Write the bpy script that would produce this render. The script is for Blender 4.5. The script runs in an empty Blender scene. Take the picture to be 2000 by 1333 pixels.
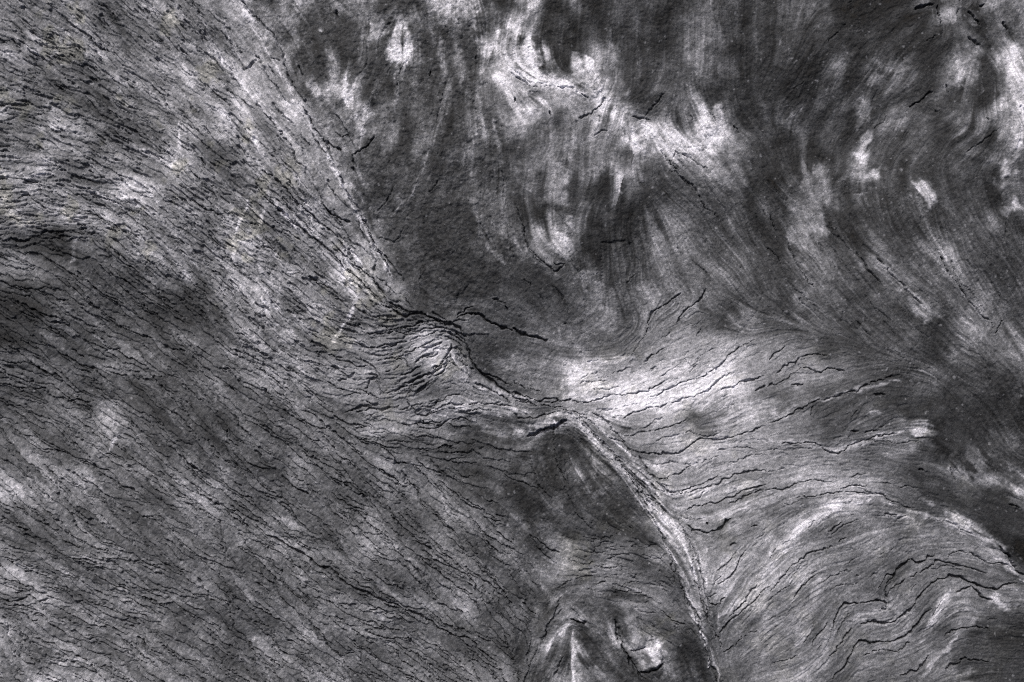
import bpy, math
import numpy as np

# ------------------------------------------------------------------ camera, sky, sun, exposure
# One unit is one metre; the rock surface lies level and is seen from straight above.
scene = bpy.context.scene
FRAME_W = 2.0
cam_data = bpy.data.cameras.new("camera")
cam_data.lens = 50.0
cam_data.sensor_width = 36.0
cam_data.clip_end = 200.0
cam = bpy.data.objects.new("camera", cam_data)
scene.collection.objects.link(cam)
cam.location = (0.0, 0.0, FRAME_W * 50.0 / 36.0)
cam.rotation_euler = (0.0, 0.0, 0.0)
scene.camera = cam

SUN_ELEV = math.radians(46.0)
SUN_AZ = math.radians(-22.0)          # measured from the top of the picture (+Y), negative = towards the left
world = bpy.data.worlds.new("World")
scene.world = world
world.use_nodes = True
wn, wl = world.node_tree.nodes, world.node_tree.links
wn.clear()
sky = wn.new("ShaderNodeTexSky")
sky.sky_type = 'NISHITA'
sky.sun_disc = False
sky.sun_elevation = SUN_ELEV
sky.sun_rotation = SUN_AZ
sky.air_density = 0.6
sky.dust_density = 10.0
sky.ozone_density = 0.0
bg = wn.new("ShaderNodeBackground")
bg.inputs["Strength"].default_value = 0.065
wo = wn.new("ShaderNodeOutputWorld")
wl.new(sky.outputs["Color"], bg.inputs["Color"])
wl.new(bg.outputs["Background"], wo.inputs["Surface"])

sun_data = bpy.data.lights.new("sun", 'SUN')
sun_data.energy = 3.0
sun_data.angle = math.radians(6.0)
sun_data.color = (1.0, 0.95, 0.90)
sun = bpy.data.objects.new("sun", sun_data)
scene.collection.objects.link(sun)
sun.location = (-1.0, 2.0, 3.0)
sun.rotation_euler = (math.pi / 2 - SUN_ELEV, 0.0, math.pi - SUN_AZ)

vs = scene.view_settings
vs.view_transform = 'Standard'
vs.look = 'None'
vs.exposure = 0.35
vs.gamma = 1.0
vs.use_curve_mapping = False
scene.cycles.use_denoising = False
scene.cycles.filter_width = 1.1

# ------------------------------------------------------------------ survey of the rock, in millimetres
# x runs right, y runs down over the 2000 x 1333 mm that the camera sees.
# Tone of the stone on a 50 mm grid (paler where quartz-rich, darker where slaty; brightness also painted in to offset slit shading).
TONE = """
121 108 119 110 91 126 113 124 131 151 68 127 75 101 124 74 112 147 149 63 167 30 82 41 63 51 47 84 67 41 68 76 48 38 33 58 85 64 82 99
124 121 110 124 103 100 104 104 129 123 126 80 39 67 100 195 51 72 73 211 182 35 57 70 57 58 54 96 41 43 62 60 51 42 42 47 50 67 47 90
121 118 100 125 122 122 161 152 127 158 133 111 70 81 58 174 39 77 48 131 222 77 112 141 53 64 51 82 76 39 51 39 59 35 87 74 44 72 44 123
111 96 98 99 110 109 137 145 117 149 145 84 92 178 45 70 70 51 48 121 141 129 133 130 72 46 69 65 59 54 42 37 62 57 50 51 63 77 56 143
131 96 145 99 89 101 116 125 144 160 95 167 125 81 94 81 68 65 56 95 162 83 119 109 150 87 94 157 68 51 70 51 48 65 55 93 43 76 115 164
92 114 108 125 74 70 99 127 101 153 121 129 107 111 109 55 83 55 73 53 77 70 106 109 70 143 159 186 100 61 46 44 53 45 63 66 61 66 51 114
103 146 123 94 120 115 130 136 93 111 127 128 158 85 67 51 62 43 61 47 81 85 91 98 150 80 102 107 116 61 35 39 42 122 62 61 64 68 53 86
158 128 118 108 130 139 119 117 107 116 121 121 91 171 49 62 55 58 63 88 55 99 59 50 79 70 72 80 67 47 81 85 68 82 60 72 56 68 42 80
142 129 134 135 131 112 126 118 110 119 114 139 140 98 71 62 57 40 48 96 70 49 84 58 37 60 93 68 71 50 61 118 46 62 62 46 64 60 79 55
83 59 63 93 103 118 121 127 124 153 136 101 149 137 128 80 67 47 53 62 84 144 46 50 47 82 117 69 69 64 51 100 67 60 75 59 88 81 63 72
106 107 58 72 70 64 108 118 118 153 112 109 98 163 133 90 59 43 47 50 65 72 84 66 74 76 103 76 75 69 64 94 79 65 105 86 100 115 65 60
59 67 70 79 70 77 72 81 105 139 145 134 98 142 132 126 41 51 54 72 60 59 76 70 88 103 96 95 77 77 64 78 84 61 62 118 78 89 94 73
46 58 78 73 81 67 51 61 109 126 137 105 115 88 111 92 83 84 90 72 79 84 87 126 74 105 108 87 63 104 62 97 69 77 77 47 65 93 112 69
51 70 72 83 79 70 75 78 103 143 115 121 117 115 130 104 171 151 66 58 69 106 114 86 108 126 150 139 152 118 105 83 61 57 62 85 42 100 88 96
90 75 73 67 83 78 73 73 95 107 127 122 117 122 123 111 130 146 112 71 98 109 163 152 147 157 175 167 158 154 120 125 105 74 66 57 61 65 47 86
80 86 84 65 73 68 70 85 85 94 108 108 112 116 124 113 96 115 128 108 101 118 170 222 222 222 222 222 222 162 93 107 64 82 63 56 72 54 54 32
98 88 87 100 106 83 60 79 62 96 91 100 107 106 136 138 133 153 109 116 87 73 99 125 179 166 155 72 145 143 115 88 63 104 67 58 43 41 48 55
97 104 87 95 87 108 91 79 75 91 91 86 111 101 91 79 80 69 53 76 40 35 72 110 100 124 151 165 159 143 134 111 111 99 94 135 42 61 66 61
114 111 117 117 97 105 103 109 106 91 85 107 99 96 87 114 98 73 74 74 52 61 53 102 99 142 168 148 135 130 144 171 153 134 103 67 67 126 52 49
118 121 120 106 95 87 108 111 112 86 83 74 98 74 84 91 93 81 76 82 40 66 89 104 57 109 115 145 120 114 131 136 146 141 100 86 51 56 72 79
78 80 96 105 94 82 109 108 105 97 100 99 75 91 102 91 75 100 98 98 79 66 63 57 60 128 167 97 114 138 91 118 105 121 115 98 108 93 34 42
93 87 97 91 106 89 92 84 96 90 95 117 89 87 108 100 81 84 68 98 82 82 83 81 73 65 126 122 124 133 134 143 108 120 117 111 104 113 126 38
124 106 92 88 97 102 108 98 98 78 90 94 94 95 81 96 88 95 103 115 92 104 91 108 103 101 73 150 148 148 133 109 103 102 85 103 105 93 101 111
109 118 120 90 105 117 111 103 81 92 86 97 113 94 98 99 93 106 98 85 72 82 85 62 62 119 81 115 108 147 107 113 106 124 124 114 90 125 111 74
114 113 94 126 106 110 83 84 97 63 92 98 99 99 107 100 90 90 68 74 79 72 137 102 111 71 93 77 92 128 112 105 116 112 117 126 74 111 52 41
116 93 123 115 96 108 91 100 80 77 109 104 99 89 100 95 101 93 89 84 69 97 73 89 73 140 51 57 92 111 111 109 113 106 115 119 113 66 58 55
99 132 128 122 108 118 108 112 83 80 96 94 116 96 75 90 103 105 87 99 76 74 138 101 64 77 77 54 71 107 114 124 93 101 102 100 96 126 68 52
"""
# Quartz-rich and slaty patches: x, y, half-length, half-width, turn, tone
PATCH = """
1126 983 6 3 0 150; 1158 992 11 4 10 150; 1166 989 4 4 0 170; 1030 870 20 30 20 90; 1000 930 25 20 0 88; 1060 1000 20 12 0 85
1030 108 34 22 20 187; 1036 50 18 60 10 157; 985 85 20 22 0 187; 985 165 14 18 0 176; 1112 146 30 14 -15 191
1155 152 10 20 10 201; 1160 185 14 16 0 191; 1140 172 40 14 10 176; 1225 243 14 15 0 196; 1252 292 10 26 28 198
1290 262 36 13 15 187; 1320 268 16 12 0 187; 1374 262 12 26 20 196; 1398 230 8 30 15 172; 1195 120 12 35 8 140
1040 205 8 25 25 165; 1085 482 16 24 15 191; 1108 350 8 42 12 150; 1140 540 12 16 0 140; 1165 575 16 20 0 128
1985 220 20 70 8 165; 1990 240 12 40 0 180; 1938 195 10 30 15 130; 1885 130 22 30 10 115; 1855 30 18 22 30 130
1690 290 18 30 5 150; 1690 340 25 14 -15 161; 1800 373 16 11 0 168; 1685 215 16 28 5 110; 1735 125 8 12 0 105
1765 110 10 18 5 110; 1640 145 14 30 0 95; 1553 222 10 6 0 115; 1985 400 10 8 0 150; 1965 407 8 6 0 130
1990 130 16 50 10 140; 1585 395 24 46 5 138; 1570 455 24 22 0 140; 1790 600 8 26 -30 138; 1142 768 32 10 -3 196
1320 776 20 8 -8 191; 1385 783 40 9 -12 191; 1435 772 22 9 -15 187; 1515 805 18 9 -15 183; 1700 803 9 9 0 165
1792 838 16 13 20 180; 1874 903 22 16 15 166; 1925 930 18 9 25 150; 1985 962 16 9 30 172; 1665 978 42 10 -5 183
1745 1003 34 8 25 180; 1274 1279 13 23 15 200; 1235 1235 16 30 -5 138; 632 68 6 5 0 157; 637 112 8 6 0 165
905 22 24 24 0 176; 930 60 16 20 0 172; 870 15 8 25 20 157; 1545 1065 22 25 -40 161; 1860 1005 50 7 28 172
1935 1060 30 8 32 172; 1965 1100 25 7 45 161; 1960 1175 16 8 15 161; 1840 1190 8 30 30 150; 1065 830 38 13 -15 161
630 45 35 30 0 60; 600 105 25 25 0 62; 625 135 12 20 0 60; 835 90 20 45 0 60; 915 85 16 40 0 55
735 115 30 40 0 65; 970 25 22 35 10 60; 1080 65 36 58 5 46; 1207 180 7 16 0 90; 1485 60 30 70 0 48
1725 90 45 30 0 46; 1680 160 40 20 -20 48; 1820 15 22 10 -10 40; 1905 42 20 12 -30 46; 1965 55 5 14 -20 48
1850 190 16 20 0 58; 1930 150 14 35 5 60; 1390 825 25 14 0 92; 1650 800 50 25 -15 68; 1570 770 30 10 -10 82
1770 760 35 25 0 62; 1890 860 40 34 0 50; 1960 780 40 30 0 50; 1960 1010 46 30 30 48; 1915 1270 36 40 0 60
1100 880 25 30 0 52; 1130 960 60 50 30 55; 1180 1010 60 25 0 58; 940 855 14 18 0 62; 890 900 16 25 -40 68
1150 1265 45 30 30 62; 1265 1313 18 14 0 58; 1130 1215 14 10 0 65; 870 480 40 60 0 52; 880 540 35 40 0 55
"""
# Lie of the foliation: x, y, degrees below the horizontal to the right
LIE = """
1180 300 100;1220 320 95;1130 330 105;1160 280 95;1200 360 92;1250 350 80;1480 590 55;1520 560 58;1480 640 -10;1440 600 50
780 665 -15;820 680 -30;850 660 -25;885 648 5;905 668 50;915 700 68;850 710 -38;870 690 -45;895 690 60;820 720 -32;780 740 -20;740 700 5;860 750 -45;830 770 -25;780 780 -10;900 730 60;930 760 35
600 1000 46;450 950 47;150 880 45;600 1180 52;300 900 46;400 1030 49;550 1100 48;200 1050 44;750 1000 49;650 1250 54;480 1200 52;600 800 42;100 100 38;250 100 42;250 210 36;350 300 42;200 650 38;330 640 40;330 760 40
1200 560 62;1260 600 52;1190 510 75;1330 570 55;1400 610 48;1230 450 80;1150 470 90
25 40 38;150 60 40;300 60 45;420 50 52;50 150 33;200 150 36;350 180 42;30 230 24;150 250 30;300 270 35;420 280 45
30 330 3;120 340 10;220 360 20;330 380 35;430 420 48;30 400 0;120 430 8;230 440 25;310 500 40;420 540 50;500 520 45
600 560 40;560 640 45;450 640 48;50 520 15;150 560 38;250 600 38;60 620 35;100 700 35;250 720 38;400 720 38;520 760 42
50 800 30;200 830 40;350 850 42;500 880 42;650 900 42;800 950 48;100 950 45;300 1000 45;500 1000 40;700 1080 45;850 1100 48
100 1080 35;250 1150 38;400 1150 45;100 1200 25;200 1250 35;350 1250 40;550 1250 50;700 1280 48;900 1280 40;950 1150 50
700 680 20;780 720 -10;850 700 -35;750 790 0;850 800 0;950 800 5;700 200 100;800 100 95;850 250 100;800 400 110;900 400 95
980 450 85;950 200 90;620 80 70;1100 60 97;1200 80 97;1300 100 100;1400 120 95;1500 60 95;1600 150 110;1700 250 115
1850 150 110;1950 250 110;1650 320 115;1030 60 100;1060 320 108;1150 400 110;1300 400 60;1400 450 58;1500 500 62;1600 450 65
1700 500 58;1800 550 55;1900 550 60;1600 600 50;1750 650 45;1850 420 65;1950 450 60;1450 560 50;1900 700 40;1970 620 50
1950 800 65;1900 860 60;1080 580 65;1000 640 15;1300 620 -40;1250 700 -25;1400 660 -30;1500 720 -25;1600 700 -15
1300 850 0;1400 880 -10;1500 900 -5;1600 850 -10;1700 800 -25;1750 900 5;1850 950 20;1950 1000 30;1650 1000 -5
1100 900 80;1150 950 70;1200 1000 50;1150 1050 10;1250 1100 5;1200 1150 10;1050 1080 50;1030 1150 60;1080 1250 -60
1250 1250 70;1150 1280 45;1350 1300 75;1050 1300 -65;-300 200 20;-300 700 30;-300 1200 35;300 -300 45;300 1600 40
1000 -300 97;1600 -300 105;2300 300 110;2300 700 55;2300 1100 30;1700 1600 -20;1000 1600 60;1400 1600 75
"""
# Cracks read tile by tile (500 x 333 mm tiles, quarter millimetres inside a tile).
# weight; points.   weights: 1 hairline, 2 clear, 3 wide, negative = faint soft furrow
CRACKS = {
(0, 0): """1;1340,80 1400,170 1480,230 1560,280 1640,330|2;1690,210 1780,330 1850,450 1890,540 1960,490 2000,470|1;1440,560 1500,620 1600,690 1700,760
2;1870,0 1940,80 2000,160|1;1640,0 1770,180|2;520,150 640,250 740,350 860,410|2;0,350 90,330 170,400 260,430 340,440|2;430,430 510,440|2;720,0 800,50 900,150
2;630,480 700,520 760,560|1;1080,130 1180,220 1250,330|2;1170,660 1250,740 1310,820|2;0,820 60,825 110,800|2;1590,650 1690,740 1800,830|2;1760,680 1880,770 2000,850
1;100,60 190,170 300,260|2;1400,850 1500,960 1600,1080|2;840,850 950,930|1;1880,1100 1950,1200 2000,1260|2;1550,1200 1620,1290|2;0,160 90,180 150,230""",
(500, 0): """2;0,140 60,180 120,270 190,400 230,500 250,590 290,680 370,770 440,850|2;0,400 50,520 120,640 190,730 260,830|2;120,440 190,480|2;330,510 370,590
2;130,810 190,890 270,950 310,980|3;380,840 440,960 520,1060 580,1160 610,1250 640,1330|2;620,900 700,1010 760,1110 790,1160|3;560,1110 620,1150 680,1170
2;640,1050 670,1090 730,1050|2;760,1220 770,1280 790,1330|2;770,1215 840,1170 880,1140 920,1060|1;960,690 920,750 880,830 850,900|1;1050,490 1030,580
1;1180,470 1130,530 1110,640 1105,750|2;1370,550 1355,600|1;1480,640 1460,760 1440,850 1400,980 1370,1070|1;1480,190 1490,350|1;1700,800 1720,920
1;1730,440 1720,520|2;610,70 650,130|1;870,350 860,480 820,580|2;0,140 40,160|2;0,780 120,940 240,1090 340,1250 400,1332|1;0,1000 150,1180 260,1332|2;40,1110 130,1220 210,1300
1;240,1000 330,1120 420,1280 450,1332|2;440,1060 520,1180 600,1280|1;1290,70 1340,160|1;1040,170 980,260|1;1130,330 1150,400|2;360,1050 430,1150|2;90,500 150,600""",
(1000, 0): """2;0,580 100,650 200,690 330,690 440,700 540,720|1;0,545 110,630 190,665 300,660|2;490,710 600,770|2;520,930 620,890 700,800 730,770
1;1040,920 1120,820 1200,730|2;950,910 1080,940|2;1170,1170 1230,1250 1300,1332|2;1260,1230 1290,1180 1350,1190 1430,1260 1530,1320|1;1340,1130 1450,1160
1;1250,1240 1310,1320|3;1580,890 1600,930|2;1415,890 1425,920|2;1750,970 1800,1030|3;290,880 300,910|3;15,780 25,800|1;680,900 690,960|1;240,540 250,570
1;1310,1250 1350,1320|1;490,930 520,1010 540,1050|2;120,720 200,740|1;640,1060 700,1020 760,1020|1;1560,860 1580,920""",
(1500, 0): """2;1240,330 1300,280|2;1560,300 1660,370|3;1820,170 1860,250|3;1560,100 1640,200|2;1310,50 1360,190|2;1100,830 1200,770 1290,720|1;1500,0 1470,120
3;1150,60 1280,30|1;480,330 540,240|1;1540,1200 1700,1080 1800,1000|1;620,30 660,0|1;200,690 270,640|1;850,1010 940,900|1;1060,1080 1090,1020|2;1690,930 1700,945|2;1950,850 1960,860
1;580,180 610,190|2;1380,660 1390,720|1;1300,870 1340,860|3;1640,60 1660,40""",
(0, 333): """2;0,540 130,555 260,540 380,490 480,500|2;0,80 150,70 300,110 450,170|2;150,240 220,205 300,240 400,320|2;870,740 960,850 1060,930|2;800,760 830,800
2;620,790 720,880 790,950|2;880,570 960,700 1090,800|1;1080,930 1200,1030 1300,1110|2;190,1040 320,1130 440,1190 530,1210|2;400,1200 460,1270|2;700,0 760,70 830,60
2;0,160 60,150|2;0,210 70,215 120,200|2;0,300 120,310|2;0,385 90,370|2;600,290 700,330 830,390|2;1310,150 1400,210|2;1020,750 1100,810|1;930,900 1020,990 1160,1080
2;1100,950 1180,1010 1320,1090|1;560,1100 680,1170|2;1500,0 1600,120 1700,210|2;1310,240 1370,270|1;950,1210 1080,1280 1200,1320|2;690,990 740,1040|1;1340,1090 1480,1200""",
(500, 333): """3;640,0 700,110 730,200 800,300 850,400 900,490 930,590 1000,700 1060,830|2;560,80 600,180 650,260|2;800,380 850,500 910,640 930,690 915,780 920,830
3;530,260 600,350 660,380 740,410|3;0,130 130,260 260,380 400,500 500,570 600,650 700,750 800,840 880,930 960,1020 1080,1090 1170,1150 1260,1120 1360,1140 1440,1180 1520,1200 1580,1230
3;60,0 190,110 300,220 420,340 540,440 660,540 740,650 800,750 900,840 960,910 1020,990 1100,1060 1180,1100 1260,1110|2;940,830 1010,880 1060,970|2;1130,960 1210,1050
1;1090,130 1020,240 950,310 900,350|1;1430,80 1360,180|1;1160,460 1090,550 960,530|1;1740,420 1810,520 1850,620|1;1930,0 1950,350 1970,550 2000,660
-3;1700,880 1620,970 1560,1050|2;1850,1000 1940,1050 1980,1100|3;1590,1160 1660,1120 1740,1130 1830,1180 1930,1220 2000,1250|2;60,580 200,690|3;1370,1150 1450,1200 1530,1210
2;150,160 260,290 380,420 480,510|2;0,250 120,350 250,480 380,590|2;580,560 680,640 780,750 860,860|2;690,700 800,850 900,960 1010,1030|2;850,860 950,980 1060,1050 1150,1120
2;200,20 310,150 380,280|3;900,830 940,880 1000,960|2;740,860 790,900 830,960|1;1300,780 1290,960|3;1500,1190 1580,1230 1640,1310|2;760,0 790,40|2;1380,1110 1500,1180
2;420,820 500,880 600,930|2;280,600 400,720|2;470,560 560,640 650,720 700,830|1;1310,330 1320,440|2;1580,1140 1640,1090 1700,1060""",
(1000, 333): """2;40,290 80,420 110,560 170,650 250,730 330,770 400,750|1;80,500 150,640 230,740|3;0,1240 80,1280 200,1300 280,1332|-2;1240,90 1310,180
2;1330,40 1410,110 1470,200 1540,280 1610,350|-2;1450,110 1580,190 1680,300 1730,400|-2;1900,320 1940,420 1980,540|1;1300,600 1350,680|1;1420,690 1540,820
-2;1500,520 1600,680 1680,800|-2;1760,930 1820,1010 1900,1110|-2;1980,930 1940,1060 1900,1140 1780,1280 1770,1310|2;1540,930 1460,1030 1370,1090 1300,1190
2;1330,950 1190,1050 1090,1130 1060,1260 1020,1330|1;970,800 900,900|-3;920,560 980,680 1020,740|1;1250,1260 1180,1320|1;1490,1250 1440,1300|1;620,1120 580,1170
1;310,880 370,960 420,1060 440,1120|1;210,980 240,1030|1;330,720 400,740 380,775|-3;700,560 800,570 880,540|1;1300,1332 1240,1300|2;1250,0 1330,50 1400,120
1;690,640 690,660|1;400,1200 480,1200|1;100,850 150,910|-2;0,690 40,720""",
(1500, 333): """2;170,560 230,700 300,830 380,930|2;0,570 80,660 120,740|-2;650,340 740,470|-2;380,210 440,400 540,510 640,660|-2;960,580 1040,690 1130,800 1190,860
2;1310,620 1390,770 1490,890 1560,1000 1660,1110 1770,1210|1;1430,700 1460,790 1510,860|1;1510,880 1600,960 1680,1060|1;1540,700 1620,790|-2;1690,510 1740,640 1750,730
2;1860,1170 1780,1260|1;1750,880 1800,960 1880,1050|1;1850,400 1870,500|2;690,640 760,740 880,880|2;680,1180 820,1300|2;840,680 950,800 1100,960 1230,1080
1;520,620 640,790 730,900|-2;1130,900 1240,1010|1;380,560 440,610|2;30,340 90,470 160,560|1;240,990 350,1100|1;0,60 100,170 160,240|-2;1190,320 1200,450|1;900,1180 1000,1290
-2;570,1160 700,1250|1;470,380 560,520 660,640|1;130,820 260,960 400,1090|1;740,960 850,1080 960,1180""",
(0, 666): """2;110,60 200,160 340,240 360,270|2;1270,20 1340,70 1450,90|2;1250,340 1360,420|2;1550,40 1690,130|2;1310,510 1400,580 1470,650 1520,690|2;960,730 1080,800 1130,840
2;0,340 80,350 200,370 350,380|2;500,490 580,460 680,490|3;1470,930 1530,990 1600,1030|2;1610,1210 1750,1290 1850,1333|2;1760,910 1850,960 1870,1010
2;580,920 680,960 760,990 830,1010 880,1060 960,1150 1060,1170 1120,1220|2;430,860 520,890|2;810,880 890,910|2;1020,630 1080,690|2;780,440 830,470
2;560,60 650,130|2;740,250 860,330|2;880,240 980,290|1;1070,340 1150,400|2;1440,460 1520,520|2;1640,830 1720,920|2;0,200 90,210|1;350,400 440,480 560,640
2;1000,970 1100,1050 1200,1150 1330,1220|2;1340,1130 1470,1230 1580,1333|1;20,1160 100,1240 200,1333|2;600,960 700,980|2;1170,260 1240,350|1;1520,180 1570,240|2;1770,300 1840,390
1;180,970 300,1130 420,1260|2;340,960 440,1080 560,1200|2;1250,1020 1290,1050""",
(500, 666): """2;0,330 100,420 180,510 230,560 330,620 450,670 600,710 700,790 830,890|2;350,540 450,590 520,650 610,710|2;930,790 1000,840 1080,920 1130,960
3;980,990 1080,1070 1150,1130|2;1150,950 1190,970|2;220,1060 330,1160 420,1190|1;230,1030 340,1090 430,1150 490,1260|2;0,850 90,940|2;810,1190 880,1260 910,1310
2;640,1050 720,1130|2;1190,440 1230,530 1260,590 1320,580 1400,530 1500,490 1650,490 1850,490 1990,520|2;1260,600 1380,560 1500,520 1620,540 1720,550 1760,530
2;1290,620 1330,650 1450,650 1500,610 1590,600 1660,630|2;1130,660 1250,660 1360,690 1470,650|2;860,470 960,530|2;870,340 920,290 970,360 1000,410|2;780,560 900,540 1040,510
3;1160,340 1250,310 1330,250 1420,240 1470,150 1540,30|2;1560,50 1640,200 1700,230|3;1650,50 1700,200 1790,270 1870,340 2000,420|2;1760,250 1880,290 1990,360
2;1200,350 1300,330 1370,270 1440,260 1500,170|2;1080,400 1150,360 1200,350|2;850,380 890,320 940,310 990,400|2;700,430 780,410 830,430|2;1340,520 1400,480 1480,450 1600,430
2;950,160 1040,140 1120,120 1180,100|2;1000,60 1100,20 1180,0|2;1020,240 1090,210 1110,180|2;1140,270 1220,230 1290,190|2;1240,170 1330,120 1400,90|2;1290,60 1380,60 1460,20
2;560,310 620,360 700,390|2;640,310 720,290 780,250|2;830,130 900,190 980,280|2;0,210 100,270 200,330|2;600,190 680,240 740,300|1;1850,490 1930,480 2000,490|2;580,200 640,220
2;1480,150 1540,180 1570,200|2;1550,60 1580,130 1620,170|1;1600,60 1660,170|1;1590,200 1620,250|2;700,560 800,530 960,490|1;870,620 940,570|2;1720,330 1850,400 1990,480|2;1230,280 1300,240
2;500,640 560,690|2;1130,1000 1200,1100 1290,1250 1340,1333|1;1420,1000 1560,1170 1680,1300|2;940,1120 1000,1170|1;890,1080 980,1190""",
(1000, 666): """3;0,400 100,440 220,480 380,460 470,460|2;0,330 100,360 230,400|2;40,470 150,500 280,510 400,510|2;20,570 90,610 190,610 270,580 400,555 500,560 600,580
3;120,740 200,720 290,690 370,650 420,620|2;470,460 560,475 680,455 790,425 900,430 1020,410 1130,365 1190,320
2;1060,455 1180,400 1300,345 1440,295 1560,240 1640,180 1720,100 1820,40 1900,0|1;680,560 800,530 980,500
2;790,605 870,590 990,550 1180,510 1290,480 1360,450 1480,410 1580,360 1640,300 1720,260|2;1640,380 1740,350 1850,300 1970,290|1;850,670 980,690 1080,650 1180,600
2;880,750 1040,710 1180,690 1290,650 1390,610|1;1040,830 1130,780 1270,740 1400,730 1540,750 1680,700|2;900,840 1000,870 1120,880 1270,880 1360,840 1480,780 1640,770 1860,710 1980,660
1;1130,970 1250,950 1380,970 1500,940 1620,890|2;1150,1080 1300,1040 1400,980|2;1160,1130 1250,1170 1400,1150 1500,1110 1620,1050
2;1220,1170 1330,1180 1500,1150 1600,1110 1730,1060 1860,1020 1990,1010|2;1350,1320 1480,1280 1600,1260 1740,1200 1850,1150 1990,1120|2;1490,1280 1600,1265
2;1700,1270 1850,1190 1990,1160|1;530,310 620,260 690,250 760,290|2;1050,170 1130,90 1200,50|1;930,110 1000,40 1020,0|1;1170,280 1250,230 1330,170
2;640,560 760,640 830,740 900,820|2;500,560 680,760 850,960 960,1100 1060,1240 1120,1333|2;1000,900 1080,1040 1160,1130|2;480,560 600,700 740,830 880,960|2;850,960 940,1060 1040,1180 1130,1300
2;870,1000 960,1130 1060,1290|2;900,830 1010,870|1;560,640 700,800 830,930|2;1080,1120 1150,1250 1200,1333|1;1000,1000 1090,1130|2;920,1010 1010,1110 1100,1230 1160,1333
1;590,600 680,680 740,770|2;770,760 870,800 930,850|1;1100,230 1150,220|2;1900,390 1990,350|1;530,340 650,320 760,310|1;1690,520 1760,490|1;1380,240 1460,180|2;0,430 80,470 180,500
1;640,380 760,380 860,360|1;780,250 880,230 930,210|1;600,170 700,160|1;1330,130 1420,190 1500,110 1600,60|1;1160,1130 1300,1110|1;1300,1230 1420,1240 1530,1170
2;200,480 300,440 380,470|1;1620,860 1760,840 1920,850|1;1700,960 1850,900 1990,870""",
(1500, 666): """2;70,240 160,190 270,130 400,110 480,130|2;0,360 120,310 200,250 260,210 380,240 460,220 590,240|2;10,160 90,80 150,30
2;0,640 110,600 240,540 340,490 450,440 560,420 680,390 760,350 870,300 1000,260|2;190,350 270,345|2;800,410 910,430|1;0,860 130,840 250,845 350,840
2;100,800 290,800 400,830 480,870 560,870 620,820 740,770 860,740 1000,710|2;620,690 720,710 840,715|2;860,690 900,650|2;0,1160 110,1160 220,1110 340,1080 480,1100
2;210,1220 340,1200 460,1190 560,1180 690,1180 800,1190 900,1210 950,1240 1060,1290 1150,1310|2;560,1150 700,1120 760,1130|2;1410,990 1460,1080|1;640,1050 760,1030
2;330,580 345,520|1;0,1010 120,990|1;70,1300 160,1270 260,1230|1;620,620 680,540|2;1170,990 1220,1000|1;960,270 1020,280|-2;1100,60 1180,130 1230,200|-2;900,60 1050,150 1180,230
-2;1500,30 1640,130 1760,230|1;870,1110 980,1130 1160,1140|1;1560,70 1700,160|1;760,770 940,790 1180,790|2;1880,1270 1960,1310|1;640,1110 740,1160 840,1190""",
(0, 1000): """2;20,830 50,920 80,1050|2;160,940 195,1020|2;0,720 120,740 290,770|2;0,690 150,700 230,660 290,710 380,690|2;280,20 370,90|2;540,0 620,130 680,160|2;400,480 500,570 540,640
2;860,560 960,600 1050,650|2;920,740 1000,790 1100,810 1180,870|2;580,1130 680,1170|2;860,910 930,960 1010,980|2;1100,660 1200,710|3;1060,1000 1150,1050|2;740,600 800,640
2;1820,0 1900,70 1960,140|2;590,380 700,380 760,420|3;0,40 80,100 170,150 230,160|2;120,730 200,740|2;620,750 700,830 760,900|2;660,910 720,920|2;360,860 450,920 520,970
2;700,270 800,290 900,340|2;500,200 600,280|2;1000,680 1100,740 1220,800|2;920,560 1010,600|2;1540,520 1600,600 1640,660|2;1720,240 1760,290|2;1590,320 1660,350|2;420,1120 500,1140
2;1260,1060 1360,1110|2;1130,1140 1190,1180|2;340,1020 430,1050|2;1700,560 1820,720 1900,860|1;1450,720 1600,820 1740,960|2;960,880 1060,960|1;0,300 110,320 220,340|2;200,830 280,850""",
(500, 1000): """3;0,120 130,190 260,270 380,330 460,400 560,430 670,510 790,590 900,640 1000,690 1100,730 1200,770 1300,840 1420,900 1540,970 1650,1000 1780,1090 1900,1170
2;0,550 60,580 110,640|2;90,360 200,470|2;330,580 400,690|2;410,820 450,900 530,950 560,1050 640,1120 720,1220 800,1290|2;100,890 150,1000 180,1080 300,1140 400,1220
2;760,990 820,1040 850,1080|2;1240,430 1290,520|2;1230,210 1330,270 1420,340 1540,430 1640,490 1720,590|2;1740,430 1830,520 1920,620 2000,720|2;1800,220 1900,330
2;1390,1060 1460,1090|2;1180,990 1240,1070|2;1560,730 1640,830|2;1390,0 1460,90 1560,170|2;0,700 110,790|2;1340,1290 1400,1333|3;430,380 560,440|3;820,600 930,650
3;1050,700 1200,770 1300,830|2;820,640 900,670|2;240,360 310,430|2;120,480 170,540|2;640,810 690,840|2;540,700 610,700|2;690,1100 760,1130|2;860,920 920,920|2;980,870 1050,910
2;1080,1080 1150,1180 1270,1260|2;250,1000 340,1050|2;440,900 500,990|2;860,1060 950,1160|2;890,770 960,770|2;1700,700 1760,780|1;700,0 790,100 840,230|2;1060,20 1150,120|1;860,300 960,370
2;500,1240 560,1290|1;0,860 100,900|2;1750,560 1850,680""",
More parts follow.
